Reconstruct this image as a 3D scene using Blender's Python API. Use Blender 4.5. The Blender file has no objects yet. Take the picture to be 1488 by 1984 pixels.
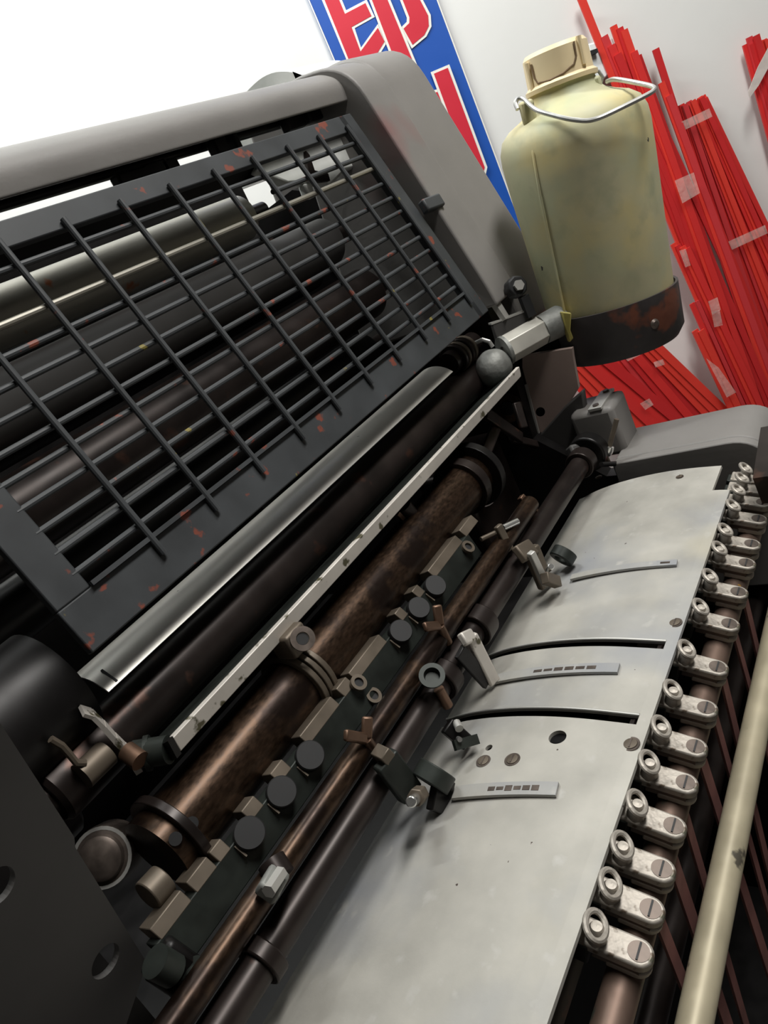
import bpy, bmesh, math, random
from mathutils import Vector, Matrix
random.seed(7)
S = bpy.context.scene
COL = S.collection
CAMH = 1.35                       # lens height above the floor

# ------------------------------------------------------------------ camera
AX = Vector((0.48659663, 0.52231906, 0.70029031))     # machine X in lens axes (right, up, forward)
AY = Vector((0.76585313, 0.13065319, -0.62960204))
AZ = Vector((-0.42034831, 0.84268176, -0.33644428))
F = 1490.0
RIGHT = Vector((AX[0], AY[0], AZ[0])); UP = Vector((AX[1], AY[1], AZ[1])); FWD = Vector((AX[2], AY[2], AZ[2]))
cd = bpy.data.cameras.new('camera'); cam = bpy.data.objects.new('camera', cd); COL.objects.link(cam)
m = Matrix.Identity(4)
for i in range(3):
    m[i][0] = RIGHT[i]; m[i][1] = UP[i]; m[i][2] = -FWD[i]
m[2][3] = CAMH
cam.matrix_world = m
cd.sensor_fit = 'VERTICAL'; cd.sensor_height = 24; cd.lens = 24 * F / 1984
cd.clip_start = 0.02
S.camera = cam

# ------------------------------------------------------------------ light and exposure
WN = Vector((0.74364214, -0.66857787, 0)); WU = Vector((0.66857787, 0.74364214, 0))   # wall normal (away from us) and wall run
WD = 1.75
w = bpy.data.worlds.new('world'); S.world = w; w.use_nodes = True
w.node_tree.nodes['Background'].inputs[0].default_value = (0.9, 0.97, 1, 1)
w.node_tree.nodes['Background'].inputs[1].default_value = 0.05
S.view_settings.view_transform = 'Standard'; S.view_settings.look = 'None'
S.view_settings.gamma = 1; S.view_settings.use_curve_mapping = False
S.view_settings.exposure = 0.0

def area(name, p, aim, size, power, col):
    l = bpy.data.lights.new(name, 'AREA'); l.shape = 'RECTANGLE'; l.size = size[0]; l.size_y = size[1]
    l.energy = power; l.color = col
    o = bpy.data.objects.new(name, l); COL.objects.link(o); o.location = p
    d = (Vector(aim) - Vector(p)).normalized(); o.rotation_euler = d.to_track_quat('-Z', 'Y').to_euler()
    return o
def room(u, n, z): return WU * u + WN * n + Vector((0, 0, z))
area('ceiling_light_near_wall', room(-0.35, 1.15, 2.72), room(-0.2, 1.7, 1.7), (1.2, .12), 31, (0.97, 1, 0.98))
area('ceiling_light_overhead', room(0.9, 0.30, 2.75), room(0.45, 0.5, 0.9), (1.2, .26), 36, (1, 0.98, 0.94))

# ------------------------------------------------------------------ pixel -> place
def ray(px, py):
    return RIGHT * (px - 744) + UP * (992 - py) + FWD * F
def V(x, d, z): return Vector((x, -d, z + CAMH))        # x along the rollers, d into the press, z from lens height
def atx(px, py, x):
    r = ray(px, py); return r * (x / r[0]) + Vector((0, 0, CAMH))
def atd(px, py, d):
    r = ray(px, py); return r * (-d / r[1]) + Vector((0, 0, CAMH))
def atz(px, py, z):
    r = ray(px, py); return r * (z / r[2]) + Vector((0, 0, CAMH))
def onwall(px, py, off=0.0):
    r = ray(px, py); return r * ((WD - off) / r.dot(WN)) + Vector((0, 0, CAMH))

# ------------------------------------------------------------------ materials
def mat(name, base, rough=0.5, metal=0.0, var=0.15, vscale=8, spots=None, bump=0.0, bscale=60, stretch=None, spec=0.5, rvar=0.12, trans=0, coat=0):
    m = bpy.data.materials.new(name); m.use_nodes = True
    nt = m.node_tree; N = nt.nodes; L = nt.links; b = N['Principled BSDF']
    b.inputs['Metallic'].default_value = metal; b.inputs['Specular IOR Level'].default_value = spec
    if trans: b.inputs['Transmission Weight'].default_value = trans
    if coat: b.inputs['Coat Weight'].default_value = coat; b.inputs['Coat Roughness'].default_value = .25
    tc = N.new('ShaderNodeTexCoord'); mp = N.new('ShaderNodeMapping'); L.new(tc.outputs['Object'], mp.inputs[0])
    if stretch: mp.inputs['Scale'].default_value = stretch
    n1 = N.new('ShaderNodeTexNoise'); n1.inputs['Scale'].default_value = vscale; n1.inputs['Detail'].default_value = 6
    L.new(mp.outputs[0], n1.inputs[0])
    r1 = N.new('ShaderNodeValToRGB'); r1.color_ramp.elements[0].position = 0.3; r1.color_ramp.elements[1].position = 0.72
    r1.color_ramp.elements[0].color = tuple(c * (1 - var) for c in base) + (1,)
    r1.color_ramp.elements[1].color = tuple(min(1, c * (1 + var)) for c in base) + (1,)
    L.new(n1.outputs[0], r1.inputs[0]); last = r1.outputs[0]
    for k, (col, scale, thr, wd) in enumerate(spots or []):
        n2 = N.new('ShaderNodeTexNoise'); n2.inputs['Scale'].default_value = scale; n2.inputs['Detail'].default_value = 4
        mp2 = N.new('ShaderNodeMapping'); mp2.inputs['Location'].default_value = (3.1 * k + 1.7, k * 7.3, 1.1)
        L.new(tc.outputs['Object'], mp2.inputs[0]); L.new(mp2.outputs[0], n2.inputs[0])
        r2 = N.new('ShaderNodeValToRGB'); r2.color_ramp.elements[0].position = thr; r2.color_ramp.elements[1].position = thr + wd
        L.new(n2.outputs[0], r2.inputs[0])
        mx = N.new('ShaderNodeMix'); mx.data_type = 'RGBA'; L.new(r2.outputs[0], mx.inputs[0])
        L.new(last, mx.inputs[6]); mx.inputs[7].default_value = tuple(col) + (1,); last = mx.outputs[2]
    L.new(last, b.inputs['Base Color'])
    rr = N.new('ShaderNodeMapRange'); L.new(n1.outputs[0], rr.inputs[0]); rr.inputs[3].default_value = max(.04, rough - rvar); rr.inputs[4].default_value = min(1, rough + rvar)
    L.new(rr.outputs[0], b.inputs['Roughness'])
    if bump:
        n3 = N.new('ShaderNodeTexNoise'); n3.inputs['Scale'].default_value = bscale; L.new(mp.outputs[0], n3.inputs[0])
        bp = N.new('ShaderNodeBump'); bp.inputs['Strength'].default_value = bump; bp.inputs['Distance'].default_value = .003
        L.new(n3.outputs[0], bp.inputs['Height']); L.new(bp.outputs[0], b.inputs['Normal'])
    return m

M = {}
M['wall'] = mat('white_plaster', (.80, .80, .78), .9, var=.03, vscale=2, bump=.1, bscale=30)
M['dimwall'] = mat('darkened_plaster', (.20, .19, .18), .9, var=.05, vscale=2)  # unseen walls coloured darker to cut fill light
M['ceil'] = mat('darkened_ceiling', (.50, .49, .47), .9, var=.03, vscale=2)  # unseen ceiling coloured darker to cut bounced light
M['floor'] = mat('grey_concrete_floor', (.12, .11, .10), .8, var=.3)
M['press'] = mat('grey_press_enamel', (.20, .19, .18), .55, var=.10, vscale=12, bump=.05, bscale=200, spots=[((.22, .05, .05), 3.0, .68, .1)])
M['brownpress'] = mat('reddish_grey_enamel', (.33, .25, .22), .5, var=.15, vscale=14)
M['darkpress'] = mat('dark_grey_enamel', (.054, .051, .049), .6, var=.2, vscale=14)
M['grill'] = mat('dark_guard_paint', (.042, .046, .05), .55, var=.25, vscale=25, spots=[((.20, .05, .03), 60, .65, .04), ((.22, .18, .04), 70, .71, .03)])
M['strip'] = mat('worn_bare_steel', (.55, .54, .51), .5, .6, var=.12, vscale=20)
M['sheet'] = mat('galvanised_sheet', (.44, .425, .385), .62, .30, var=.18, vscale=22, bump=.03, bscale=300, spots=[((.31, .32, .34), 8, .48, .22), ((.46, .42, .31), 5, .58, .2), ((.50, .49, .46), 60, .62, .16), ((.08, .06, .05), 130, .765, .01)])
M['silver'] = mat('brushed_silver_sheet', (.72, .70, .65), .40, .45, var=.05, vscale=14, stretch=(1, 8, 8), spots=[((.08, .07, .06), 120, .76, .01)])
M['lip'] = mat('scuffed_white_metal', (.62, .58, .53), .5, .35, var=.12, vscale=30, spots=[((.10, .09, .05), 70, .60, .05)])
M['cast'] = mat('cast_clamp_metal', (.40, .365, .32), .5, .4, var=.2, vscale=90, bump=.25, bscale=180, spots=[((.12, .09, .065), 110, .60, .06), ((.10, .13, .09), 60, .66, .06)])
M['oil'] = mat('oily_black_iron', (.009, .008, .008), .42, .4, var=.4, vscale=30)
M['iron'] = mat('greasy_brown_iron', (.026, .019, .017), .36, .5, var=.4, vscale=26, spots=[((.07, .035, .025), 40, .62, .08)])
M['rust'] = mat('rusty_brown_steel', (.048, .028, .017), .34, .75, var=.45, vscale=90, stretch=(2, 5, 5), spots=[((.02, .012, .009), 30, .50, .1)])
M['rod'] = mat('stained_brown_rod', (.17, .115, .09), .5, .6, var=.25, vscale=40, spots=[((.09, .10, .08), 60, .6, .08), ((.45, .25, .04), 70, .74, .03)])
M['bronze'] = mat('worn_bronze', (.15, .09, .06), .42, .7, var=.3, vscale=60)
M['notch'] = mat('dull_beige_steel', (.145, .118, .09), .5, .5, var=.2, vscale=40)
M['green'] = mat('oil_stained_green_steel', (.026, .031, .027), .5, .4, var=.35, vscale=50)
M['rub'] = mat('black_rubber', (.012, .012, .013), .6, var=.3, vscale=50)
M['screw'] = mat('dark_screw_steel', (.13, .105, .09), .45, .7, var=.3, vscale=120)
M['bright'] = mat('bright_plated_steel', (.8, .8, .78), .22, .9, var=.05)
M['cream'] = mat('cream_painted_rod', (.46, .41, .29), .45, .2, var=.12, vscale=30, spots=[((.10, .09, .07), 45, .64, .05), ((.40, .20, .08), 60, .74, .03)])
M['jug'] = mat('stained_yellow_green_plastic', (.50, .47, .30), .55, var=.14, vscale=14, bump=.05, bscale=50, spots=[((.44, .48, .30), 11, .42, .34), ((.60, .50, .23), 15, .46, .28), ((.32, .33, .21), 24, .54, .26), ((.03, .03, .03), 60, .735, .015)])
M['cap'] = mat('cream_plastic_cap', (.82, .67, .42), .5, var=.05, vscale=20, bump=.03)
M['dirt'] = mat('dirt_line_brown', (.20, .13, .07), .8, var=.2)
M['band'] = mat('rust_flaked_dark_band', (.042, .036, .036), .6, .1, var=.4, vscale=20, bump=.2, bscale=80, spots=[((.17, .055, .03), 18, .56, .05)])
M['wire'] = mat('galvanised_wire', (.62, .62, .60), .38, .75, var=.1, vscale=60)
M['pipe'] = mat('weathered_zinc_pipe', (.25, .255, .24), .6, .45, var=.3, vscale=45, bump=.3, bscale=120)
M['hex'] = mat('pale_hex_nut', (.62, .60, .54), .5, .4, var=.1, vscale=40)
M['yellow'] = mat('yellow_resin_drip', (.42, .36, .10), .5, var=.2, vscale=40)
M['blue'] = mat('sign_blue', (.010, .085, .42), .45, var=.04)
M['red'] = mat('sign_red', (.62, .022, .045), .45, var=.04)
M['white'] = mat('sign_white', (.85, .84, .78), .5, var=.02)
M['tape'] = mat('clear_packing_tape', (.90, .70, .64), .15, var=.2, vscale=40, spec=.8, bump=.6, bscale=70)
M['tape'].node_tree.nodes['Principled BSDF'].inputs['Alpha'].default_value = .24
M['tape2'] = mat('milky_loose_tape', (.70, .62, .58), .25, var=.15, vscale=30, bump=.3)
for k, c in enumerate([(.66, .030, .028), (.56, .022, .024), (.72, .045, .030), (.60, .040, .045)]):
    M['strip%d' % k] = mat(['scarlet_strip', 'crimson_strip', 'vermilion_strip', 'rose_red_strip'][k], c, .42, var=.10, vscale=5, stretch=(1, 1, .2))
M['belt'] = mat('stained_pink_brown_belt', (.17, .07, .06), .7, var=.3, vscale=40)
M['haze'] = mat('pale_green_plastic', (.80, .84, .78), .45, var=.25, vscale=14)
M['switch'] = mat('white_switch_plastic', (.82, .86, .86), .4, var=.02)
M['smoke'] = mat('pale_steel_roller', (.27, .255, .215), .42, .45, var=.12, vscale=20, stretch=(1, 6, 6), spots=[((.30, .10, .04), 30, .66, .05)])

# ------------------------------------------------------------------ mesh kit
class MB:
    def __init__(s): s.v = []; s.f = []; s.sm = []
    def add(s, vs, fs, smooth=False):
        o = len(s.v); s.v += [Vector(p) for p in vs]; s.f += [tuple(o + i for i in f) for f in fs]; s.sm += [smooth] * len(fs); return s
    def box(s, c, h, ax=None):
        ax = ax or (Vector((1, 0, 0)), Vector((0, 1, 0)), Vector((0, 0, 1))); c = Vector(c)
        vs = [c + ax[0] * h[0] * i + ax[1] * h[1] * j + ax[2] * h[2] * k for i in (-1, 1) for j in (-1, 1) for k in (-1, 1)]
        return s.add(vs, [(0, 1, 3, 2), (4, 6, 7, 5), (0, 4, 5, 1), (2, 3, 7, 6), (0, 2, 6, 4), (1, 5, 7, 3)])
    def bar(s, a, b, up, wd, th):
        a = Vector(a); b = Vector(b); x = (b - a).normalized(); up = Vector(up); z = (up - x * up.dot(x)).normalized(); y = z.cross(x)
        return s.box((a + b) / 2, ((b - a).length / 2, wd / 2, th / 2), (x, y, z))
    def cyl(s, a, b, r, r2=None, n=28, cap=True):
        a = Vector(a); b = Vector(b); r2 = r if r2 is None else r2
        z = (b - a).normalized(); x = z.orthogonal().normalized(); y = z.cross(x)
        ring = lambda c, q: [c + (x * math.cos(2 * math.pi * i / n) + y * math.sin(2 * math.pi * i / n)) * q for i in range(n)]
        s.add(ring(a, r) + ring(b, r2), [(i, (i + 1) % n, n + (i + 1) % n, n + i) for i in range(n)], True)
        if cap:
            s.add(ring(a, r), [tuple(range(n - 1, -1, -1))]); s.add(ring(b, r2), [tuple(range(n))])
        return s
    def tube(s, pts, r, n=12, cap=True):
        pts = [Vector(p) for p in pts]; rings = []; x = None
        rr = r if isinstance(r, (list, tuple)) else [r] * len(pts)
        for i, p in enumerate(pts):
            t = (pts[min(i + 1, len(pts) - 1)] - pts[max(i - 1, 0)]).normalized()
            x = t.orthogonal().normalized() if x is None else (x - t * x.dot(t)).normalized()
            y = t.cross(x)
            rings.append([p + (x * math.cos(2 * math.pi * k / n) + y * math.sin(2 * math.pi * k / n)) * rr[i] for k in range(n)])
        vs = [q for g in rings for q in g]
        fs = [(i * n + k, i * n + (k + 1) % n, (i + 1) * n + (k + 1) % n, (i + 1) * n + k) for i in range(len(pts) - 1) for k in range(n)]
        s.add(vs, fs, True)
        if cap:
            s.add(rings[0], [tuple(range(n - 1, -1, -1))]); s.add(rings[-1], [tuple(range(n))])
        return s
    def prism(s, poly, ext, smooth=False):
        n = len(poly); poly = [Vector(p) for p in poly]; ext = Vector(ext)
        nrm = sum(((poly[i] - poly[0]).cross(poly[(i + 1) % n] - poly[0]) for i in range(1, n - 1)), Vector())
        if nrm.dot(ext) > 0: poly = poly[::-1]
        s.add(poly + [p + ext for p in poly], [tuple(range(n)), tuple(range(2 * n - 1, n - 1, -1))])
        s.add(poly + [p + ext for p in poly], [(i, n + i, n + (i + 1) % n, (i + 1) % n) for i in range(n)], smooth)
        return s
    def ringflat(s, c, axis, ro, ri, th, n=32):
        c = Vector(c); z = Vector(axis).normalized(); x = z.orthogonal().normalized(); y = z.cross(x)
        R = lambda q, h: [c + z * h + (x * math.cos(2 * math.pi * i / n) + y * math.sin(2 * math.pi * i / n)) * q for i in range(n)]
        vs = R(ro, 0) + R(ro, th) + R(ri, th) + R(ri, 0)
        fs = []
        for a in range(4):
            b = (a + 1) % 4
            fs += [(a * n + i, a * n + (i + 1) % n, b * n + (i + 1) % n, b * n + i) for i in range(n)]
        return s.add(vs, fs, False)
    def lathe(s, c, axis, prof, n=48, xdir=None):
        c = Vector(c); z = Vector(axis).normalized(); x = xdir or z.orthogonal().normalized(); y = z.cross(x)
        vs = [c + z * h + (x * math.cos(2 * math.pi * i / n) + y * math.sin(2 * math.pi * i / n)) * r for r, h in prof for i in range(n)]
        fs = [(k * n + i, k * n + (i + 1) % n, (k + 1) * n + (i + 1) % n, (k + 1) * n + i) for k in range(len(prof) - 1) for i in range(n)]
        s.add(vs, fs, True)
        return s
    def build(s, name, material, parent=None, bevel=0, seg=2, smooth_all=False):
        me = bpy.data.meshes.new(name)
        if parent is not None: o0 = parent.matrix_world.translation.copy() if parent.type == 'EMPTY' else Vector(parent['_o'])
        else:
            xs = [p.x for p in s.v]; ys = [p.y for p in s.v]; zs = [p.z for p in s.v]
            o0 = Vector(((min(xs) + max(xs)) / 2, (min(ys) + max(ys)) / 2, min(zs)))
        me.from_pydata([p - o0 for p in s.v], [], s.f)
        bm = bmesh.new(); bm.from_mesh(me); bmesh.ops.remove_doubles(bm, verts=bm.verts, dist=1e-6)
        bmesh.ops.recalc_face_normals(bm, faces=bm.faces)
        ang = math.radians(34)
        for f in bm.faces: f.smooth = True
        for e in bm.edges:
            e.smooth = not (len(e.link_faces) != 2 or e.calc_face_angle(0) > ang)
        bm.to_mesh(me); bm.free()
        me.materials.append(material)
        o = bpy.data.objects.new(name, me); COL.objects.link(o)
        if parent is None: o.location = o0
        else: o.parent = parent
        ORG[o.name] = o0
        if bevel:
            b = o.modifiers.new('bevel', 'BEVEL'); b.width = bevel; b.segments = seg; b.limit_method = 'ANGLE'; b.angle_limit = math.radians(40)
            b.harden_normals = False
        return o
ORG = {}
def sub(mb, name, material, parent, **k):
    """a sub-part: child of a part mesh, same local frame"""
    e = bpy.data.objects.new('tmp', None)
    o0 = ORG[parent.name]
    class _P: pass
    me = mb.build(name, material, None, **k)
    d = ORG[me.name] - o0
    # keep the vertices where they are, relative to the parent's own frame
    for v in me.data.vertices: v.co += d
    me.location = (0, 0, 0); me.parent = parent; ORG[me.name] = o0
    bpy.data.objects.remove(e)
    return me
def tag(o, label, cat, group=None, kind=None):
    if label: o['label'] = label
    if cat: o['category'] = cat
    if group: o['group'] = group
    if kind: o['kind'] = kind
    return o
def thing(name, loc, label, cat, group=None):
    o = bpy.data.objects.new(name, None); COL.objects.link(o); o.location = loc; o.empty_display_size = .02
    bpy.context.view_layer.update()
    return tag(o, label, cat, group)
def struct(mb, name, material, **k):
    o = mb.build(name, material, **k); o['kind'] = 'structure'; return o
def cut(o, cutters):
    """real holes: subtract solids, keep the result as plain mesh"""
    c = MB()
    for f in cutters: f(c)
    co = c.build('cutter', M['oil'])
    off = ORG[o.name]
    bo = o.modifiers.new('cut', 'BOOLEAN'); bo.object = co; bo.operation = 'DIFFERENCE'; bo.solver = 'EXACT'
    bpy.context.view_layer.update()
    dg = bpy.context.evaluated_depsgraph_get()
    me = bpy.data.meshes.new_from_object(o.evaluated_get(dg))
    o.modifiers.clear(); o.data = me
    for f in me.polygons: f.use_smooth = False
    bpy.data.objects.remove(co)
X = Vector((1, 0, 0)); Z = Vector((0, 0, 1)); Dv = Vector((0, -1, 0))
def xcyl(x0, x1, d, z, r, **k): return MB().cyl(V(x0, d, z), V(x1, d, z), r, **k)

# ================================================================== the room
def rbox(u0, u1, n0, n1, z0, z1):
    return MB().prism([room(u0, n0, z0), room(u1, n0, z0), room(u1, n1, z0), room(u0, n1, z0)], (0, 0, z1 - z0))
struct(rbox(-2.4, 2.2, WD, WD + .1, 0, 2.9), 'wall_back', M['wall'])
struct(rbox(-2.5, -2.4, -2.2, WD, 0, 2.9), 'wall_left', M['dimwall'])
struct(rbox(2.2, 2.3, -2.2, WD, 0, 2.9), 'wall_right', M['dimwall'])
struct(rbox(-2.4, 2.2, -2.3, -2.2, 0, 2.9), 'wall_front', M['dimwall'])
struct(rbox(-2.5, 2.3, -2.3, WD + .1, -.1, 0), 'floor', M['floor'])
struct(rbox(-2.5, 2.3, -2.3, WD + .1, 2.9, 3.0), 'ceiling', M['ceil'])

# ================================================================== sign on the wall
def upt(u, z, off): return room(u, WD - off, z + CAMH)
sg = thing('wall_sign', upt(.434, -.25, .006), 'tall blue sign board with red white-edged characters on the white wall', 'sign')
MB().prism([upt(.315, -.25, .001), upt(.553, -.25, .001), upt(.553, .95, .001), upt(.315, .95, .001)], -WN * .007).build('board', M['blue'], sg)
for u_ in (.3155, .5525): MB().prism([upt(u_ - .0012, -.25, .0085), upt(u_ + .0012, -.25, .0085), upt(u_ + .0012, .95, .0085), upt(u_ - .0012, .95, .0085)], -WN * .0006).build('pale_edging', M['white'], sg)
def zz(pts): return [(560 + x / 2.976, y / 2.976) for x, y in pts]
strokes = [
    zz([(60, -330), (120, -350), (240, -110), (262, -60), (288, -2), (322, 80), (440, 18), (475, 92), (360, 156), (412, 297), (512, 160), (550, 240), (492, 335), (395, 470), (205, 0)]),
    zz([(560, -420), (640, -330), (755, 0), (802, 90), (806, 150), (780, 202), (712, 258), (660, 165), (693, 133), (694, 100), (655, 0), (560, -260), (500, -230), (470, -320)]),
    zz([(330, -420), (410, -450), (568, 0), (724, 378), (640, 425), (478, 0)]),
    zz([(775, 552), (855, 530), (1010, 880), (950, 920)]),
    zz([(835, 425), (915, 391), (1128, 965), (1118, 1010), (1045, 1010), (960, 765)]),
]
def grow(p, g):
    n = len(p); area2 = sum(p[i][0] * p[(i + 1) % n][1] - p[(i + 1) % n][0] * p[i][1] for i in range(n)); sgn = 1 if area2 > 0 else -1
    out = []
    for i in range(n):
        a, b, c = p[i - 1], p[i], p[(i + 1) % n]
        def nr(q, r):
            dx, dy = r[0] - q[0], r[1] - q[1]; l = math.hypot(dx, dy); return (sgn * dy / l, -sgn * dx / l)
        n1, n2 = nr(a, b), nr(b, c); mx, my = n1[0] + n2[0], n1[1] + n2[1]; l2 = (mx * mx + my * my) or 1
        k = min(2 / l2, 1.6) * g
        out.append((b[0] + mx * k, b[1] + my * k))
    return out
for i, st in enumerate(strokes):
    MB().prism([onwall(x, y, .0085 + i * .0012) for x, y in grow(st, 5.0)], -WN * .0005).build('character_outline', M['white'], sg)
    MB().prism([onwall(x, y, .0091 + i * .0012) for x, y in st], -WN * .0005).build('character_stroke', M['red'], sg)

# wall switch behind the jug cap
sw = thing('wall_switch_box', onwall(1163, 140, .02), 'small white switch box on the wall behind the jug cap', 'switch')
MB().prism([onwall(*p, .002) for p in [(1128, 92), (1176, 80), (1192, 128), (1146, 172)]], -WN * .028).build('box', M['switch'], sw, bevel=.003)
MB().bar(onwall(1132, 107, .036), onwall(1156, 99, .036), WN, .008, .012).build('rocker', M['rub'], sw)

# ================================================================== red strips against the wall
def strip(mb, p, q, wd, off, th=.004):
    a = onwall(*p, off); b = onwall(*q, off)
    d = b - a; k = 1.0
    zf = .012
    full = (zf - a.z) / d.z
    if full > 1: b = a + d * full
    # feet stand a little further from the wall
    b = b - WN * .05 * min(1, (a - b).length)
    mb.bar(a, b, -WN, wd * 1.55, th)
    return a, b
def bundle(label, specs, tapes, base=.02, group='bundles of red strips against the wall'):
    a0 = onwall(*specs[0][1], base)
    t = thing('strip_bundle', Vector((a0.x, a0.y, a0.z)), label, 'strip bundle', group)
    for i, (p, q, wd) in enumerate(specs):
        mb = MB(); strip(mb, p, q, wd, base + (i % 4) * .0045 + random.random() * .001, .0042)
        mb.build('strip', M['strip%d' % random.choice([0, 0, 1, 2, 3] if i % 2 else [0, 2, 1])], t)
    for quad in tapes:
        off = base + .038 if len(quad) == 4 else quad[4]
        MB().prism([onwall(*p, off) for p in quad[:4]], -WN * .0006).build('tape', M['tape'], t)
    return t
# wide flat pack
sp = []
for i in range(14):
    f = i / 13
    sp.append(((1316 + 50 * f + random.uniform(-1, 1), 208 - 20 * f + random.uniform(-5, 4)), (1452 + 132 * f, 700 - 28 * f), .0075))
bundle('wide flat pack of red strips with two tape bands, right of the jug', sp, [[(1320, 236), (1374, 210), (1380, 226), (1326, 252)], [(1411, 468), (1482, 436), (1487, 452), (1418, 484)]], .016)
# middle bundle, ragged tops
tops = [((1188, 50), 1395), ((1200, 54), 1408), ((1209, 58), 1420), ((1228, 100), 1430), ((1236, 108), 1438), ((1270, 95), 1452), ((1281, 160), 1462), ((1296, 185), 1474), ((1302, 215), 1486), ((1205, 120), 1402), ((1255, 210), 1442), ((1265, 240), 1452), ((1212, 130), 1416), ((1243, 200), 1424), ((1290, 260), 1480)]
bundle('tall ragged red strip bundle with crinkled tape, beside the jug shoulder', [(p, (bx, 700), .0095) for p, bx in tops],
       [[(1307, 350), (1344, 334), (1356, 374), (1322, 394)], [(1378, 604), (1394, 600), (1400, 630), (1384, 634)]], .036)
# long outer bundle running behind the jug
tops = [((1124, -8), 1378), ((1170, 70), 1388), ((1184, 88), 1400), ((1196, 105), 1410), ((1180, 130), 1378), ((1215, 160), 1398), ((1228, 215), 1412), ((1240, 250), 1388), ((1262, 300), 1372)]
bundle('longest red strip bundle, running down behind the jug handle', [(p, (bx, 650), .0105) for p, bx in tops],
       [[(1316, 486), (1328, 482), (1338, 514), (1328, 518)]], .028)
# low left-hand bundles
bundle('short red strip bundle right of the rusty jug holder', [((1304 + 9 * i, 472 + 3 * i), (1440 + 10 * i, 800), .009) for i in range(5)],
       [[(1372, 584), (1390, 576), (1396, 600), (1380, 610)]], .048)
bundle('lowest stepped red strip bundle above the grey rail end', [((1340, 588), (1425, 790), .008), ((1350, 583), (1436, 790), .006), ((1346, 640), (1412, 790), .010), ((1358, 640), (1426, 790), .010), ((1372, 636), (1440, 790), .009)],
       [[(1368, 694), (1392, 712), (1426, 760), (1408, 770)]], .058)
bundle('steeply leaning red strips with tape under the jug', [((1165 + 10 * i, 655 - 3 * i), (1270 + 14 * i, 800 - 5 * i), .012) for i in range(8)],
       [[(1208, 690), (1232, 676), (1240, 688), (1216, 700)], [(1266, 702), (1284, 696), (1288, 706), (1270, 712)]], .030)
bundle('lowest leaning red strips beside the grey block', [((1085 + 4 * i, 700 - 12 * i), (1190 + 17 * i, 830 - 9 * i), .015) for i in range(6)],
       [[(1240, 782), (1258, 772), (1266, 784), (1250, 794)]], .062)
# far right bundle
bundle('red strip bundle cut by the right edge of the view', [((1444 + 7 * i, 86 - [0, 14, 2, 18, 6, 9, 10][i]), (1530 + 9 * i, 440), .009) for i in range(7)],
       [], .02)
mb = MB(); mb.prism([onwall(*p, .055) for p in [(1500, 70), (1500, 110), (1470, 165), (1452, 190), (1449, 178), (1468, 130)]], -WN * .0008)
tp = mb.build('loose_tape', M['tape2']); tag(tp, 'loose strip of milky tape hanging off the rightmost red bundle', 'tape')

# ================================================================== press body
G0 = Vector((.415, -.131)); GW = Vector((.061, .231)).normalized()     # guard plane in (d, z)
def gp(u, v, off=0):   # off > 0: towards the operator
    d = G0.x + GW.x * v - GW.y * off; z = G0.y + GW.y * v + GW.x * off
    return V(u, d, z)
GN = (gp(0, 0, 1) - gp(0, 0, 0)).normalized(); GV = (gp(0, 1) - gp(0, 0)).normalized()

body = thing('printing_press', V(.5, .7, -CAMH), 'big grey printing press with side housing, top beam and side plates', 'printing press')
# near side plate, coloured black so the cover holes look shaded
pts = [(.42, -.05), (.42, -1.345), (1.0, -1.345), (1.0, -.05)]
MB().prism([V(.094, d, z) for d, z in pts], (-.02, 0, 0)).build('side_plate', M['oil'], body)
# cover sheet at the near end: faces the operator and tucks in towards its foot
E0 = atx(0, 1400, .1); E1 = atx(280, 1860, .1); EN = X.cross(E1 - E0).normalized()
def oncover(px, py):
    r = ray(px, py); k = (E0 - Vector((0, 0, CAMH))).dot(EN) / r.dot(EN); return r * k + Vector((0, 0, CAMH))
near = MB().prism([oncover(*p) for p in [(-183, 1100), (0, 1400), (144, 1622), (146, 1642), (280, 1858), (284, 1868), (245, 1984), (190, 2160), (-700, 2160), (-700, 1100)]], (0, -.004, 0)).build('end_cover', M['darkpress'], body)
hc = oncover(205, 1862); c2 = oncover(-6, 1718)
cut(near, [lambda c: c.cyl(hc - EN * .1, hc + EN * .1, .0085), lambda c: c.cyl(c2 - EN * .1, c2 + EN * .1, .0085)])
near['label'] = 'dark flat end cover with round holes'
# far side frame (behind the rollers), low front drawn out as added dark backing
pts = [(.44, -.02), (.425, -.10), (.42, -.20), (.43, -.31), (.36, -.375), (.20, -.39), (.20, -1.345), (1.0, -1.345), (1.0, .02), (.60, .06)]
MB().prism([V(.775, d, z) for d, z in pts], (.02, 0, 0)).build('side_frame', M['oil'], body)
# far housing: rounded box in profile
def rounded(poly, rads, n=8):
    out = []
    for i, p in enumerate(poly):
        a = Vector(poly[i - 1]); b = Vector(p); c = Vector(poly[(i + 1) % len(poly)]); r = rads[i]
        if r <= 0: out.append(tuple(b)); continue
        u = (a - b).normalized(); v = (c - b).normalized()
        for k in range(n + 1):
            t = k / n; q = (b + u * r) * (1 - t) ** 2 + b * 2 * t * (1 - t) + (b + v * r) * t ** 2
            out.append(tuple(q))
    return out
hp = rounded([(.408, -.195), (.412, -.120), (.470, .152), (.66, .165), (.70, -.2)], [.01, .012, .045, .03, .01])
MB().prism([V(.822, d, z) for d, z in hp], (.098, 0, 0)).build('side_housing', M['press'], body, bevel=.012, seg=4)
hp = rounded([(.404, -.145), (.408, -.120), (.464, .142), (.55, .158), (.6, -.145)], [.005, .01, .04, .03, .01])
MB().prism([V(.768, d, z) for d, z in hp], (.056, 0, 0)).build('front_housing', M['press'], body, bevel=.008, seg=3)
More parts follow.
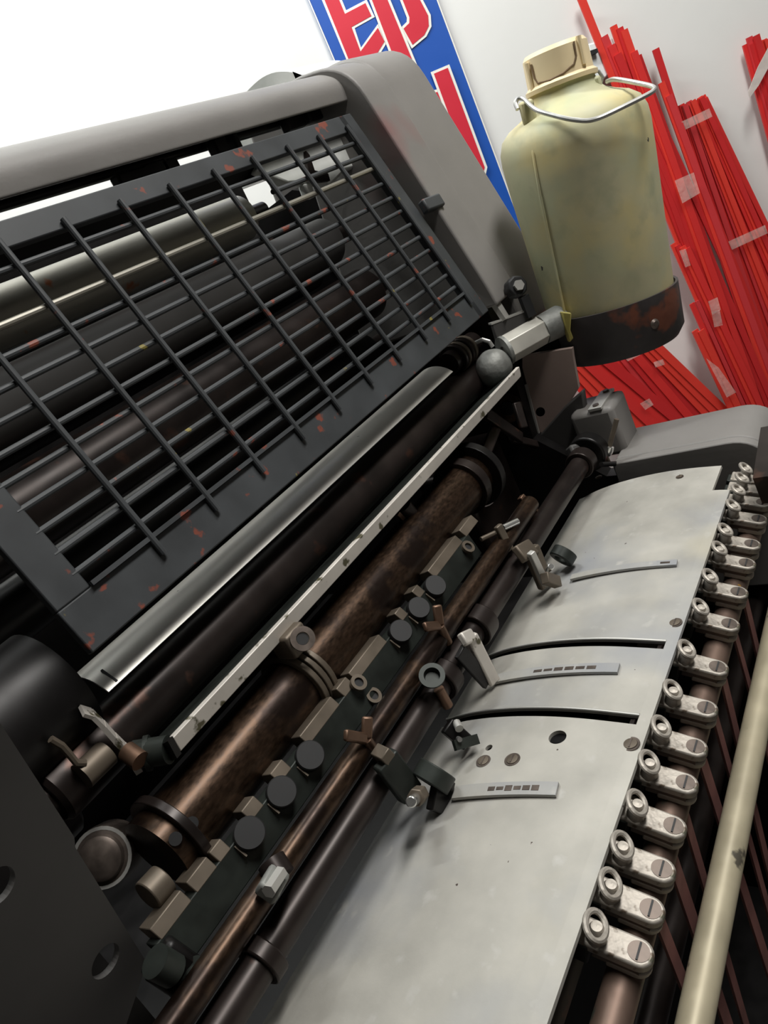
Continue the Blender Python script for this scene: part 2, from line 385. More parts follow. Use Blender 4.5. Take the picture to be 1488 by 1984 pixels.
# bright strip that puts light into the colour of the housing edge
mb = MB(); pl = [(672, 196), (720, 258), (770, 327), (820, 395), (872, 468), (925, 535), (945, 562), (950, 585), (975, 622)]
wdt = [.004, .006, .008, .009, .009, .010, .013, .012, .010]
P = [atx(x, y, .772) + GN * .004 for x, y in pl]
for i in range(len(P) - 1):
    a, b_ = P[i], P[i + 1]; mb.add([a, a + X * wdt[i], b_ + X * wdt[i + 1], b_, a - GN * .006, a + X * wdt[i] - GN * .006, b_ + X * wdt[i + 1] - GN * .006, b_ - GN * .006],
        [(0, 1, 2, 3), (7, 6, 5, 4), (0, 3, 7, 4), (1, 5, 6, 2), (0, 4, 5, 1), (3, 2, 6, 7)])
o = mb.build('edge_strip', M['strip'], body); o['label'] = 'bright strip standing for the lit housing edge'
# top beam
bp = rounded([(.478, .107), (.476, .128), (.50, .146), (.545, .146), (.545, .122), (.49, .112)], [.003, .012, .015, .01, .003, .003])
MB().prism([V(.16, d, z) for d, z in bp], (.612, 0, 0)).build('top_beam', M['press'], body, bevel=.003)
# round pale cover standing behind the top beam
cc = rounded([(.60, .10), (.575, .160), (.62, .200), (.72, .19), (.76, .10)], [0, .03, .04, .05, 0], 10)
o = MB().prism([V(.875, d, z) for d, z in cc], (.12, 0, 0)).build('roller_cover', M['haze'], body, bevel=.012, seg=4); o['label'] = 'pale streaked rounded cover'
# black rear panel and pan added to keep the interior dark
MB().box(V(.44, .93, -.47), (.32, .02, .48)).build('dark_rear_panel', M['oil'], body)
MB().box(V(.44, .66, -.50), (.31, .20, .012)).build('dark_pan', M['oil'], body)
# right-hand bearing bracket and block
bk = [(1012, 690), (1108, 675), (1110, 692), (1121, 752), (1092, 800), (1066, 846), (1050, 862), (1021, 746), (1012, 712)]
br = MB().prism([atx(x, y, .795) for x, y in bk], (.006, 0, 0)).build('bearing_bracket', M['brownpress'], body)
MB().prism([atx(x, y, .815) for x, y in [(985, 650), (1100, 650), (1104, 700), (1112, 750), (1085, 800), (1062, 846), (1030, 850), (1000, 760)]], (.006, 0, 0)).build('shade_backing', M['oil'], body)  # added black sheet that puts shade in the bracket hole and gap
h1 = atx(1047, 798, .795); hv = (h1 - Vector((0, 0, CAMH))).normalized()
cut(br, [lambda c: c.cyl(h1 - hv * .02, h1 + hv * .02, .0055)])
MB().prism([atx(x, y, .79) for x, y in [(1040, 850), (1092, 790), (1128, 758), (1140, 840), (1125, 900), (1050, 900)]], (.012, 0, 0)).build('block_base', M['darkpress'], body, bevel=.002)
mb = MB(); mb.bar(atx(1019, 745, .792), atx(1049, 860, .792), X, .0025, .003)
mb.build('edge_strip', M['strip'], body)
t = thing('bearing_block', V(.82, .345, -.345), 'small grey block with pale screwed strip, above the feed rail end', 'machine block')
cs = [atx(1090, 812, .79), atx(1150, 752, .80), atx(1190, 752, .85), atx(1196, 800, .85)]
MB().box(V(.800, .352, -.322), (.026, .026, .030)).build('block', M['press'], t, bevel=.006)
o = MB().box(V(.800, .345, -.291), (.026, .008, .0018)).build('top_strip', M['strip'], t, bevel=.0005); o['label'] = 'pale bare strip on top'
for x in (.781, .820): MB().cyl(V(x, .345, -.2895), V(x, .345, -.2875), .0035, n=16).build('screw', M['screw'], t)

# ================================================================== feed rail at the far side
fr = thing('feed_rail', V(.78, .26, -.5), 'rounded grey rail cover along the far side of the feed table', 'rail')
rp = rounded([(.334, -.3455), (.184, -.3445), (.170, -.40), (.180, -.52), (.334, -.52)], [.004, .03, .02, .005, .005])
MB().prism([V(.742, d, z) for d, z in rp], (.012, 0, 0)).build('side_lip', M['press'], fr, bevel=.0015)
MB().prism([V(.754, d, z) for d, z in rp], (.078, 0, 0)).build('rail_body', M['press'], fr, bevel=.003)
# knobbed pin standing at the rail corner
t = thing('locating_pin', atd(1172, 900, .345), 'short steel pin with bright domed tip at the near corner of the grey rail', 'pin')
a = atx(1195, 812, .752); b_ = atx(1180, 868, .745)
MB().cyl(a, b_, .0028, n=16).build('stem', M['notch'], t)
MB().lathe(b_, (b_ - a), [(.0001, .010), (.003, .009), (.005, .006), (.0055, .002), (.005, -.002), (.0001, -.003)], n=20).build('dome', M['bright'], t)
MB().cyl(atx(1166, 872, .748), atx(1178, 900, .748), .004, n=16).build('foot', M['notch'], t)

# ================================================================== mesh guard
g = thing('mesh_guard', gp(.46, -.02), 'dark painted steel grid guard hinged below the top beam of the press', 'machine guard')
mb = MB()
def gbox(u0, u1, v0, v1, o0, o1):
    return [gp(u0, v0, o0), gp(u1, v0, o0), gp(u1, v1, o0), gp(u0, v1, o0)], (gp(0, 0, o1) - gp(0, 0, o0))
MB().prism(*gbox(.182, .738, .2145, .2325, -.004, .003)).build('top_rail', M['grill'], g, bevel=.001)
MB().prism(*gbox(.182, .738, -.014, .016, -.004, .003)).build('bottom_rail', M['grill'], g, bevel=.001)
MB().prism(*gbox(.182, .207, .016, .2145, -.004, .003)).build('side_rail', M['grill'], g, bevel=.001)
MB().prism(*gbox(.728, .752, -.014, .2325, -.004, .003)).build('side_rail', M['grill'], g, bevel=.001)
# folded lower lip
MB().prism(*gbox(.207, .728, .0155, .0185, .003, .0065)).build('lip', M['grill'], g)
for i in range(10):
    u = .256 + .05235 * i
    MB().cyl(gp(u, .004, .0055), gp(u, .220, .0055), .0024, n=10).build('upright_rod', M['grill'], g)
rows = [.0275, .0425, .058, .0737, .0900, .1055, .1218, .1380, .1545, .2027]
for v in rows: MB().cyl(gp(.203, v, .001), gp(.732, v, .001), .0022, n=10).build('cross_rod', M['grill'], g)
o = MB().cyl(gp(.203, .1722, .001), gp(.732, .1722, .001), .0024, n=10).build('cross_rod', M['smoke'], g); o['label'] = 'rod with paint worn to bare metal'
MB().cyl(gp(.57, .1875, .001), gp(.732, .1875, .001), .0022, n=10).build('cross_rod', M['grill'], g)
# tab and slot on the right rail
a = atx(812, 408, .752) + GN * .006; b_ = atx(843, 398, .78) + GN * .008
MB().bar(a, b_, GN, .014, .010).build('latch_tab', M['grill'], g, bevel=.002)
MB().prism(*gbox(.7535, .766, .030, .172, -.012, -.010)).build('slot_liner', M['oil'], g)
MB().cyl(atx(737, 314, .757) + GN * .0015, atx(737, 314, .757) - GN * .004, .005, n=16).build('hinge_hole', M['oil'], g)

# ================================================================== rollers behind the guard
RG = 'ink rollers behind the mesh guard'
def roller(x0, x1, d, z, r, m_, label, group=RG, collar=True, shaft=.35, name='ink_roller'):
    t = thing(name, V((x0 + x1) / 2, d, z - r), label, 'roller', group)
    mb = MB(); mb.lathe(V(x0, d, z), X, [(0.0001, 0), (r - .003, 0), (r, .003), (r, x1 - x0 - .003), (r - .003, x1 - x0), (.0001, x1 - x0)], n=40)
    mb.build('roller_face', m_, t)
    MB().cyl(V(x0 - .02, d, z), V(x1 + .035, d, z), r * shaft, n=20).build('shaft', M['iron'], t)
    return t
roller(.15, .630, .56, .049, .022, M['smoke'], 'pale steel roller high behind the guard, the lightest one', RG)
roller(.15, .72, .545, -.008, .026, M['darkpress'], 'dark grey roller directly below the pale one behind the guard', RG)
roller(.15, .74, .60, -.03, .02, M['oil'], 'black roller deep behind the guard at mid height', RG)
roller(.15, .72, .525, -.075, .028, M['iron'], 'brown stained roller low behind the guard', RG)
roller(.15, .72, .56, -.135, .022, M['oil'], 'lowest black roller behind the guard, close over the silver cover', RG)
roller(.15, .73, .66, .02, .030, M['oil'], 'large black roller furthest back behind the guard', RG)
# pale ink tray end and dark bits seen through the gap; black bars added for shade
t = tag(MB().box(V(.40, .525, .086), (.24, .006, .0125)).build('dark_filler_bar', M['oil'], bevel=.002), 'black bar added for shade along the top inside the guard', 'bar')
t = tag(MB().box(V(.42, .61, .080), (.28, .008, .022)).build('deep_filler_bar', M['oil'], bevel=.002), 'deeper black bar added for shade above the pale roller inside the guard', 'bar')
t = thing('ink_fountain', V(.70, .50, .03), 'whitish ink fountain with dark upright lever seen through the guard corner', 'ink fountain')
MB().prism([atd(x, y, .505) for x, y in [(497, 330), (516, 300), (560, 288), (640, 262), (700, 250), (712, 318), (670, 330), (640, 362), (610, 352), (560, 356)]], (0, -.012, 0)).build('tray', M['haze'], t, bevel=.003)
tt = [atd(x, y, .500) for x, y in [(593, 292), (596, 320), (600, 345), (622, 352), (640, 350), (636, 336), (610, 330), (600, 300)]]
MB().prism(tt, (0, -.004, 0)).build('lever', M['iron'], t)
MB().bar(atd(590, 358, .51), atd(600, 385, .51), (0, 1, 0), .012, .01).build('end_block', M['haze'], t, bevel=.002)
t = thing('linkage', V(.5, .62, .08), 'dark roller linkage with small blocks hanging right below the top beam', 'machine linkage')
for (px, py, w_, h_) in [(262, 350, .020, .008), (300, 335, .014, .008), (325, 325, .010, .006), (425, 290, .009, .010), (452, 275, .004, .013), (565, 232, .016, .010), (610, 215, .022, .010)]:
    c = atd(px, py, .52); MB().box(c, (w_, .006, h_)).build('link_block', M['oil'], t, bevel=.002)
MB().cyl(V(.25, .535, .116), V(.76, .535, .116), .004, n=12).build('linkage_rod', M['oil'], t)

# ================================================================== silver sheet cover, dark roller, guard bar
def arc_sheet(x0, x1, d, z, r, a0, a1, th, n=24):
    mb = MB(); P = []
    for rr in (r, r - th):
        for i in range(n + 1):
            a = math.radians(a0 + (a1 - a0) * i / n)
            P.append((d - rr * math.cos(a), z + rr * math.sin(a)))
    poly = P[:n + 1] + P[n + 1:][::-1]
    mb.prism([V(x0, *p) for p in poly], (x1 - x0, 0, 0), True)
    return mb
t = thing('silver_cover', V(.45, .47, -.20), 'long curved silver sheet cover under the mesh guard', 'machine cover')
o = arc_sheet(.184, .665, .450, -.195, .032, 40, 118, .0012).build('cover_sheet', M['silver'], t)
# small slit near the end
c = atd(205, 1302, .4265)
MB().bar(V(.192, .4262, -.1733), V(.1925, .436, -.1652), Z, .0014, .0012).build('slit', M['rub'], t)
MB().prism([V(.1785, .470 - .044 * math.cos(math.radians(a)), -.175 + .044 * math.sin(math.radians(a))) for a in range(-28, 106, 7)], (-.0, 0, 0)) if False else None
MB().cyl(V(.12, .470, -.165), V(.178, .470, -.165), .040, n=36).build('end_journal', M['oil'], t)
roller(.13, .77, .452, -.208, .0195, M['iron'], 'dark brown shaft running right below the silver cover', 'long rollers under the silver cover', name='damping_roller', shaft=.6)
# guard bar: bent plate
t = thing('guard_bar', V(.45, .392, -.225), 'long flat pale-edged bar running from lower left up to the pipe elbow', 'guard bar')
x0 = .184; x1 = .735
MB().prism([V(x0, .3925, -.2195), V(x0, .3905, -.2085), V(x0, .3945, -.2080), V(x0, .396, -.2195)], (x1 - x0, 0, 0)).build('front_lip', M['lip'], t, bevel=.0006)
MB().prism([V(x0 + .004, .3945, -.2090), V(x0 + .004, .447, -.229), V(x0 + .004, .447, -.231), V(x0 + .004, .3945, -.2115)], (x1 - x0 - .004, 0, 0)).build('rear_plate', M['green'], t)
o = MB().prism([V(x0 - .004, .390, -.207), V(x0 - .004, .430, -.222), V(x0 - .004, .425, -.233), V(x0 - .004, .393, -.221)], (.004, 0, 0)).build('end_plate', M['oil'], t)
# near bracket strap and knob
t = thing('strap_bracket', atd(250, 1480, .43), 'curved pale metal strap at the near end of the guard bar', 'bracket')
pl = [(158, 1377), (178, 1383), (200, 1405), (222, 1430), (240, 1448), (255, 1470), (268, 1490)]
P = [atd(x, y, .425) for x, y in pl]
mb = MB()
for i in range(len(P) - 1): mb.bar(P[i], P[i + 1] + (P[i + 1] - P[i]) * .08, (1, .6, .3), .010, .0022 + .0004 * i)
mb.build('strap', M['lip'], t)
mb = MB(); mb.cyl(atd(262, 1462, .42), atd(328, 1452, .40), .0085, n=20); mb.cyl(atd(282, 1460, .415), atd(292, 1458, .413), .0105, n=20)
mb.build('knob', M['green'], t)
MB().cyl(atd(245, 1455, .415), atd(272, 1475, .405), .006, n=16).build('pivot', M['bronze'], t)
t = thing('stub_shaft', atd(180, 1490, .46), 'short dull brass stub shaft beside the dark side plate', 'shaft')
MB().cyl(atd(158, 1505, .43), atd(207, 1458, .43), .0085, n=24).build('journal', M['notch'], t)
P = [atd(x, y, .425) for x, y in [(98, 1432), (120, 1445), (135, 1462), (148, 1478), (165, 1478)]]
MB().tube(P, .0022, 8).build('thin_edge', M['notch'], t)
roller(.07, .150, .505, -.235, .028, M['iron'], 'dark brown shaft end beside the near side plate', 'long rollers under the silver cover', name='shaft_end', shaft=.5)

# ================================================================== brown cylinder with rings
t = thing('gripper_shaft', V(.4, .408, -.285), 'thick rusty brown shaft with split collars below the guard bar', 'shaft')
MB().cyl(V(.145, .408, -.262), V(.60, .408, -.262), .024, n=48).build('shaft_tube', M['rust'], t)
def ring(x, d, z, ro, ri, th, m_, par, name='collar'):
    return MB().ringflat(V(x, d, z), X, ro, ri, th).build(name, m_, par, bevel=.0006)
xr = atd(610, 1290, .385).x
for k in range(3): ring(xr - .009 + k * .0065, .408, -.262, .0285 - .0006 * k, .023, .0045, M['notch'], t, 'split_collar')
ring(.155, .408, -.262, .030, .023, .006, M['iron'], t); ring(.565, .408, -.262, .029, .023, .012, M['iron'], t)
ring(.59, .408, -.262, .034, .023, .010, M['oil'], t)
c = atd(585, 1240, .383)
MB().box(c + Vector((0, -.012, 0)), (.010, .010, .009)).build('clamp_lug', M['notch'], t, bevel=.002)
nr = Vector((-.35, .75, .5)).normalized()
MB().ringflat(c + nr * .0035, nr, .0085, .0045, .002).build('lug_bore', M['screw'], t)
MB().cyl(c + nr * .001, c + nr * .0045, .0042, n=16).build('lug_pin', M['rub'], t)
for px, py in [(372, 1595), (340, 1625)]:
    c = atd(px, py, .386); MB().cyl(c - nr * .004, c + nr * .0015, .0038, n=14).build('set_screw', M['rub'], t)
# big round bolt at the near end
t = thing('round_bolt', atd(200, 1660, .45), 'big round worn bolt head beside the near side plate', 'bolt')
c = atd(200, 1660, .44); ax = Vector((-.55, .65, .5)).normalized()
MB().lathe(c, ax, [(.0001, .008), (.010, .0075), (.0125, .006), (.0135, .003), (.0175, .002), (.018, -.001), (.018, -.02), (.0001, -.02)], n=36).build('head', M['screw'], t)
MB().ringflat(c + ax * .0015, ax, .0175, .0155, .0012).build('bright_rim', M['strip'], t)
o = MB().cyl(atd(285, 1738, .39), atd(318, 1702, .39), .0095, n=28).build('bearing_stub', M['notch'], bevel=.0008); tag(o, 'small beige bearing stub below the big round bolt', 'shaft')

# ================================================================== notched bar with discs
nb = thing('notched_bar', V(.35, .37, -.30), 'long notched beige bar carrying dark knurled discs', 'bar')
xb0 = atd(300, 1830, .372).x; xb1 = atd(910, 1040, .372).x
nd = Vector((0, .8, .6)); nt_ = Vector((0, -.6, .8))
zt = -.2735; dt = .3765
# lower green face, upper beige segments
mb = MB().prism([V(xb0, .372, -.2745), V(xb0, .367, -.2965), V(xb0, .374, -.2985), V(xb0, .384, -.277)], (xb1 - xb0, 0, 0)); mb.build('rail', M['green'], nb, bevel=.0008)
segs = [(310, 1815, 375, 1745), (385, 1730, 425, 1680), (430, 1672, 452, 1645), (490, 1590, 515, 1560), (548, 1520, 570, 1490), (600, 1440, 665, 1370), (672, 1350, 690, 1325), (695, 1318, 752, 1240), (790, 1215, 800, 1200), (822, 1170, 832, 1155), (850, 1125, 905, 1060), (912, 1050, 935, 1020)]
for s_ in segs:
    xa = atd(s_[0], s_[1], .37).x; xc = atd(s_[2], s_[3], .37).x
    MB().prism([V(xa, .3715, -.2755), V(xa, .376, -.2680), V(xa, .390, -.2715), V(xa, .385, -.279)], (xc - xa, 0, 0)).build('bar_segment', M['notch'], nb, bevel=.0006)
for px, py in [(600, 1465), (545, 1535), (483, 1615), (775, 1225), (810, 1180), (842, 1137)]:
    c = atd(px, py, .368); ax = Vector((-.25, .75, .6)).normalized()
    t = thing('knurled_disc', c - ax * .004, {600: 'dark knurled disc on the notched bar, third up from its near end', 545: 'dark knurled disc on the notched bar, second up from its near end', 483: 'dark knurled disc on the notched bar nearest its lower end', 775: 'dark knurled disc on the notched bar, lowest of the upper three', 810: 'dark knurled disc on the notched bar, middle of the upper three', 842: 'dark knurled disc highest on the notched bar'}[px], 'disc', 'knurled discs on the notched bar')
    k = 1 if px < 700 else .95
    MB().lathe(c - ax * .004, ax, [(.0001, 0), (.009 * k, 0), (.0095 * k, .001), (.0095 * k, .007), (.0088 * k, .008), (.0001, .008)], n=32).build('disc_body', M['rub'], t)
    e = c - ax * .002 + Vector((-.0105, 0, -.002)); MB().bar(e - nt_ * .005, e + nt_ * .004, nd, .0012, .003).build('spring_blade', M['notch'], t)
for px, py in [(693, 1325), (722, 1350), (905, 1062)]:
    c = atd(px, py, .369); MB().ringflat(c, nd, .0060, .0035, .003, n=20).build('eyelet', M['notch'], nb)
    MB().cyl(c - nd * .001, c + nd * .0012, .0035, n=16).build('eyelet_bore', M['rub'], nb)
# pin with pale tip
t = thing('bright_screw', atd(980, 1025, .35), 'shiny silver screw with a short arm, upper middle of the dark works', 'screw')
MB().cyl(atd(975, 1023, .352), atd(1003, 1010, .345), .0030, n=16).build('shank', M['bright'], t)
MB().cyl(atd(932, 1045, .362), atd(960, 1032, .355), .0022, n=12).build('thread', M['notch'], t)
MB().bar(atd(964, 1018, .352), atd(988, 1066, .350), (-.2, .7, .6), .0075, .005).build('arm', M['notch'], t, bevel=.001)
t = thing('brass_fitting', atd(1020, 985, .36), 'small bronze fitting with square stem above the shiny screw', 'fitting')
MB().bar(atd(1008, 962, .37), atd(1028, 985, .365), (-.2, .7, .6), .007, .006).build('stem', M['bronze'], t, bevel=.0008)
MB().cyl(atd(1018, 996, .37), atd(1036, 982, .36), .007, n=6).build('hex_body', M['bronze'], t)

# ================================================================== rods
def rod(pa, pb, d, r, m_, name, label, group=None, ext=(0, 0), cat='rod'):
    a = atd(*pa, d); b_ = atd(*pb, d); z = (a.z + b_.z) / 2 - CAMH
    x0, x1 = sorted((a.x, b_.x))
    t = xcyl(x0 - ext[0], x1 + ext[1], d, z, r, n=32).build(name, m_); tag(t, label, cat, group); return t, z
rod((487, 1782), (1010, 990), .355, .0085, M['rust'], 'thin_shaft', 'thinner rusty shaft between the notched bar and the pipe shaft', ext=(.08, .02))
tube_, ztube = rod((556, 1798), (1100, 930), .352, .0108, M['iron'], 'pipe_shaft', 'dark brown pipe shaft running beside the sheet metal table', ext=(.09, .04))
ztube = (tube_.location.z - CAMH + .0108)
# added black bar that stands for the shade between pipe and table
MB_ = xcyl(.12, .72, .372, -.392, .013, n=28).build('shade_bar', M['oil']); tag(MB_, 'black bar added for the shade under the left edge of the table', 'shaft')
def xat(px, py, d=.345): return atd(px, py, d).x
CG = 'collars on the pipe shaft'
for px, py, w_, r_, lab in [(1135, 905, .016, .0155, 'dark collar at the top end of the pipe shaft'), (935, 1235, .018, .0160, 'dark collar behind the pale angled arm'), (870, 1340, .014, .0155, 'dark collar between the pale arm and the screw bracket'), (500, 1860, .010, .0145, 'dark collar lowest on the pipe shaft')]:
    c = xat(px, py)
    o = MB().ringflat(V(c, .352, ztube), X, r_, .0108, w_).build('shaft_collar', M['iron'], bevel=.001); tag(o, lab, 'collar', CG)
# bracket 1: folded pale arm (upper)
def arm(name, label, pts, d, wd, th, m_, extra=()):
    t = thing(name, atd(*pts[-1], d), label, 'bracket')
    for i in range(len(pts) - 1):
        a = atd(*pts[i], d + .004 * (len(pts) - i) * 0); b_ = atd(*pts[i + 1], d)
        MB().bar(a, b_ + (b_ - a).normalized() * th * .4, (-.3, .75, .55), wd, th).build('arm', m_, t, bevel=.0015)
    for nm, f, mm in extra: f(MB()).build(nm, mm, t, bevel=.0008)
    return t
N1 = Vector((-.35, .72, .55)).normalized()
arm('finger_bracket', 'pale folded arm bracket on the pipe shaft nearest the far rail', [(1005, 1075), (1028, 1062), (1056, 1130)], .335, .016, .007, M['notch'], [
    ('stop_plate', lambda q: q.bar(atd(1028, 1070, .325), atd(1058, 1132, .325), N1, .006, .006), M['strip']),
    ('clamp_ring', lambda q: q.ringflat(atd(1086, 1085, .325), Vector((.8, .4, .4)), .0115, .006, .010), M['green']),
    ('set_screw', lambda q: q.cyl(atd(1062, 1104, .322), atd(1068, 1097, .316), .003), M['bright']),
    ('foot', lambda q: q.bar(atd(1055, 1120, .318), atd(1080, 1128, .318), N1, .010, .008), M['notch'])])
arm('finger_bracket', 'pale bent arm bracket on the pipe shaft leading to the middle spring finger', [(895, 1240), (912, 1232), (955, 1318)], .332, .0105, .006, M['lip'], [
    ('side_web', lambda q: q.bar(atd(890, 1262, .335), atd(945, 1322, .335), N1, .012, .004), M['oil'])])
t = arm('finger_bracket', 'greasy screw bracket on the pipe shaft at the lowest spring finger', [(745, 1470), (790, 1530)], .335, .018, .009, M['green'], [
    ('clamp_ring', lambda q: q.ringflat(atd(832, 1520, .322), Vector((.85, .3, .35)), .0135, .007, .012), M['green']),
    ('foot', lambda q: q.bar(atd(838, 1535, .318), atd(870, 1548, .318), N1, .022, .006), M['oil']),
    ('set_screw', lambda q: q.cyl(atd(805, 1548, .312), atd(796, 1554, .306), .0035), M['bright']),
    ('hex_nut', lambda q: q.cyl(atd(815, 1538, .318), atd(805, 1546, .312), .006, n=6), M['notch']),
    ('lug', lambda q: q.bar(atd(735, 1455, .336), atd(760, 1480, .336), N1, .009, .012), M['notch'])])
# small dark screw clip above the pierced plate
t = thing('screw_clip', atd(885, 1420, .33), 'small dark clip with a tiny bright screw above the pierced table plate', 'clip')
MB().bar(atd(865, 1405, .33), atd(905, 1440, .322), N1, .012, .006).build('clip_body', M['oil'], t, bevel=.001)
MB().bar(atd(880, 1445, .318), atd(925, 1432, .312), N1, .007, .003).build('tongue', M['green'], t)
MB().cyl(atd(884, 1400, .325), atd(890, 1412, .320), .003, n=12).build('pin', M['strip'], t)
MB().cyl(atd(888, 1431, .318), atd(891, 1433, .314), .0018, n=12).build('tiny_screw', M['bright'], t)
# wing forks
def fork(pts, label, m_):
    t = thing('wing_screw', atd(*pts[0], .35), label, 'wing screw', 'wing screws over the thin shaft')
    c = atd(*pts[0], .347)
    for p in pts[1:3]:
        e = atd(*p, .347); MB().bar(c, e, N1, .0075, .004).build('wing', m_, t, bevel=.0015)
    MB().cyl(c, atd(*pts[3], .35), .0036, n=14).build('stem', m_, t)
fork([(710, 1432), (712, 1388), (668, 1424), (735, 1470)], 'bronze wing screw over the thin shaft, lower of two', M['bronze'])
fork([(852, 1212), (846, 1172), (822, 1215), (868, 1245)], 'bronze wing screw over the thin shaft, upper of two', M['bronze'])
t = thing('oil_cup', atd(845, 1310, .34), 'small green stained oval oil cup beside the thin shaft', 'cup')
MB().lathe(atd(838, 1318, .34), Vector((-.3, .5, .8)), [(.0001, 0), (.006, 0), (.0085, .006), (.0095, .007), (.0095, .009), (.006, .009), (.005, .004), (.0001, .004)], n=28).build('cup', M['green'], t)
MB().cyl(atd(850, 1335, .34), atd(868, 1368, .34), .004, n=14).build('stem', M['bronze'], t)
# lower silver clamp and near bracket
t = thing('shaft_clamp', atd(535, 1720, .34), 'small blue-grey clamp with a silver plug on the thin rusty shaft', 'clamp')
xc = atd(535, 1700, .355).x
MB().ringflat(V(xc - .006, .355, tube_.location.z - CAMH + .035), X, .0125, .0085, .012).build('ring', M['oil'], t, bevel=.001) if False else None
MB().bar(atd(540, 1690, .345), atd(515, 1735, .340), N1, .013, .010).build('clamp_body', M['pipe'], t, bevel=.002)
MB().cyl(atd(545, 1690, .338), atd(520, 1728, .333), .004, n=6).build('plug', M['strip'], t)
MB().cyl(atd(525, 1668, .352), atd(545, 1700, .345), .0085, n=20).build('boss', M['iron'], t)
t = thing('pivot_bracket', atd(340, 1890, .37), 'dark greasy pivot bracket at the near end of the notched bar', 'bracket')
MB().bar(atd(300, 1850, .372), atd(395, 1915, .365), N1, .022, .012).build('bracket_body', M['oil'], t, bevel=.003)
MB().cyl(atd(300, 1862, .365), atd(335, 1880, .365), .0085, n=20).build('boss', M['green'], t)
MB().lathe(atd(378, 1888, .362), N1, [(.0001, .006), (.004, .006), (.005, .004), (.009, .004), (.009, 0), (.0001, 0)], n=24).build('pivot_nut', M['green'], t)

# ---- machinery seen in the dark triangle between guard bar and far rail
t = thing('gear_case', V(.66, .46, -.40), 'dark brown gear case deep between the guard bar and the far rail', 'gear case')
MB().box(V(.70, .49, -.335), (.055, .03, .055)).build('case', M['iron'], t, bevel=.006)
c = atd(985, 790, .44)
MB().ringflat(c, Vector((-.9, .3, .2)), .017, .009, .006).build('bearing_ring', M['rust'], t)
MB().cyl(c + X * .002, c - X * .002, .009, n=20).build('bearing_bore', M['rub'], t)
for px, py, s_ in [(880, 920, .012), (905, 935, .010), (935, 960, .014), (860, 940, .010)]:
    c = atd(px, py, .43); MB().lathe(c, Vector((-.5, .6, .55)), [(.0001, .008), (s_ * .6, .008), (s_ * .6, .004), (s_, .004), (s_, 0), (.0001, 0)], n=24).build('boss', M['iron'], t)
for px, py in [(857, 912), (872, 930), (882, 915)]:
    c = atd(px, py, .422); MB().cyl(c, c + Vector((-.001, .003, .002)), .0018, n=10).build('screw', M['strip'], t)
t = thing('cam_levers', V(.62, .43, -.33), 'cluster of rusty cam levers below the pipe elbow', 'levers')
for a_, b__, w_ in [((940, 800), (1010, 850), .014), ((960, 830), (940, 880), .012), ((990, 850), (1040, 862), .010), ((900, 925), (918, 950), .006), ((1000, 780), (1015, 830), .010)]:
    MB().bar(atd(*a_, .42), atd(*b__, .415), N1, w_, .006).build('lever', M['iron'], t, bevel=.0015)
MB().cyl(atd(868, 990, .41), atd(890, 1000, .405), .011, n=24).build('cam_roller', M['notch'], t)
MB().bar(atd(770, 995, .41), atd(790, 1015, .41), N1, .004, .003).build('thin_blade', M['bronze'], t)
MB().cyl(atd(800, 1005, .41), atd(780, 980, .41), .008, n=20).build('cam_roller', M['iron'], t)
for i, (px, py, s_) in enumerate([(800, 1040, .008), (830, 1020, .009), (850, 1055, .010)]):
    c = atd(px, py, .40); MB().lathe(c, N1, [(.0001, .006), (s_, .005), (s_, 0), (.0001, 0)], n=20).build('nut', M['iron'], t)
# bracket carrying the upper end of pipe shaft
t = thing('end_bearing', V(.735, .352, -.36), 'grey cast bearing holding the far end of the pipe shaft', 'bearing')
MB().ringflat(V(.728, .352, ztube), X, .021, .0105, .018).build('bearing_ring', M['oil'], t, bevel=.002)
MB().bar(atd(1120, 860, .36), atd(1140, 905, .352), N1, .030, .015).build('web', M['darkpress'], t, bevel=.003)
o = MB().tube([atd(1165, 900, .335), atd(1200, 898, .330), atd(1222, 905, .326), atd(1228, 915, .324)], .0028, 10).build('hook_wire', M['oil']); tag(o, 'black hooked wire lying beside the far end of the pipe shaft', 'wire')

# ================================================================== feed table
ft = thing('feed_table', V(.42, .28, -.37), 'large dull silver sheet metal feed table with two long dark slots', 'feed table')
prof = [(.2, -.3560), (.208, -.3548), (.22, -.3535), (.24, -.3517), (.26, -.3508), (.28, -.3510), (.30, -.3522), (.32, -.3545), (.335, -.3572), (.35, -.3608), (.37, -.367)]
_p = []
for i in range(len(prof) - 1):
    p0 = prof[max(i - 1, 0)]; p1 = prof[i]; p2 = prof[i + 1]; p3 = prof[min(i + 2, len(prof) - 1)]
    for k in range(5):
        t_ = k / 5
        f_ = lambda a, b, c, d_: .5 * (2 * b + (c - a) * t_ + (2 * a - 5 * b + 4 * c - d_) * t_ * t_ + (3 * b - a - 3 * c + d_) * t_ ** 3)
        _p.append((p1[0] + (p2[0] - p1[0]) * t_, f_(p0[1], p1[1], p2[1], p3[1])))
_p.append(prof[-1]); prof = _p
def ztab(d):
    for (a, za), (b__, zb) in zip(prof, prof[1:]):
        if a <= d <= b__: return za + (zb - za) * (d - a) / (b__ - a)
    return prof[-1][1] if d > .3 else prof[0][1]
def sheet(x0, x1, p, th=.0028):
    return MB().prism([V(x0, d, z) for d, z in p] + [V(x0, d, z - th) for d, z in p[::-1]], (x1 - x0, 0, 0), True)
XE = .712; NX = .664
inner = prof[5:]
tab = MB()
tb = sheet(.10, .359, prof).build('near_panel', M['sheet'], ft)
hol = []
h = atz(1080, 1428, -.3508); hh = atz(948, 1450, -.3535)
cut(tb, [lambda c: c.cyl(h - Z * .02, h + Z * .02, .0062), lambda c: c.cyl(hh - Z * .02, hh + Z * .02, .0028)])
sheet(.3672, .4352, inner).build('middle_panel', M['sheet'], ft)
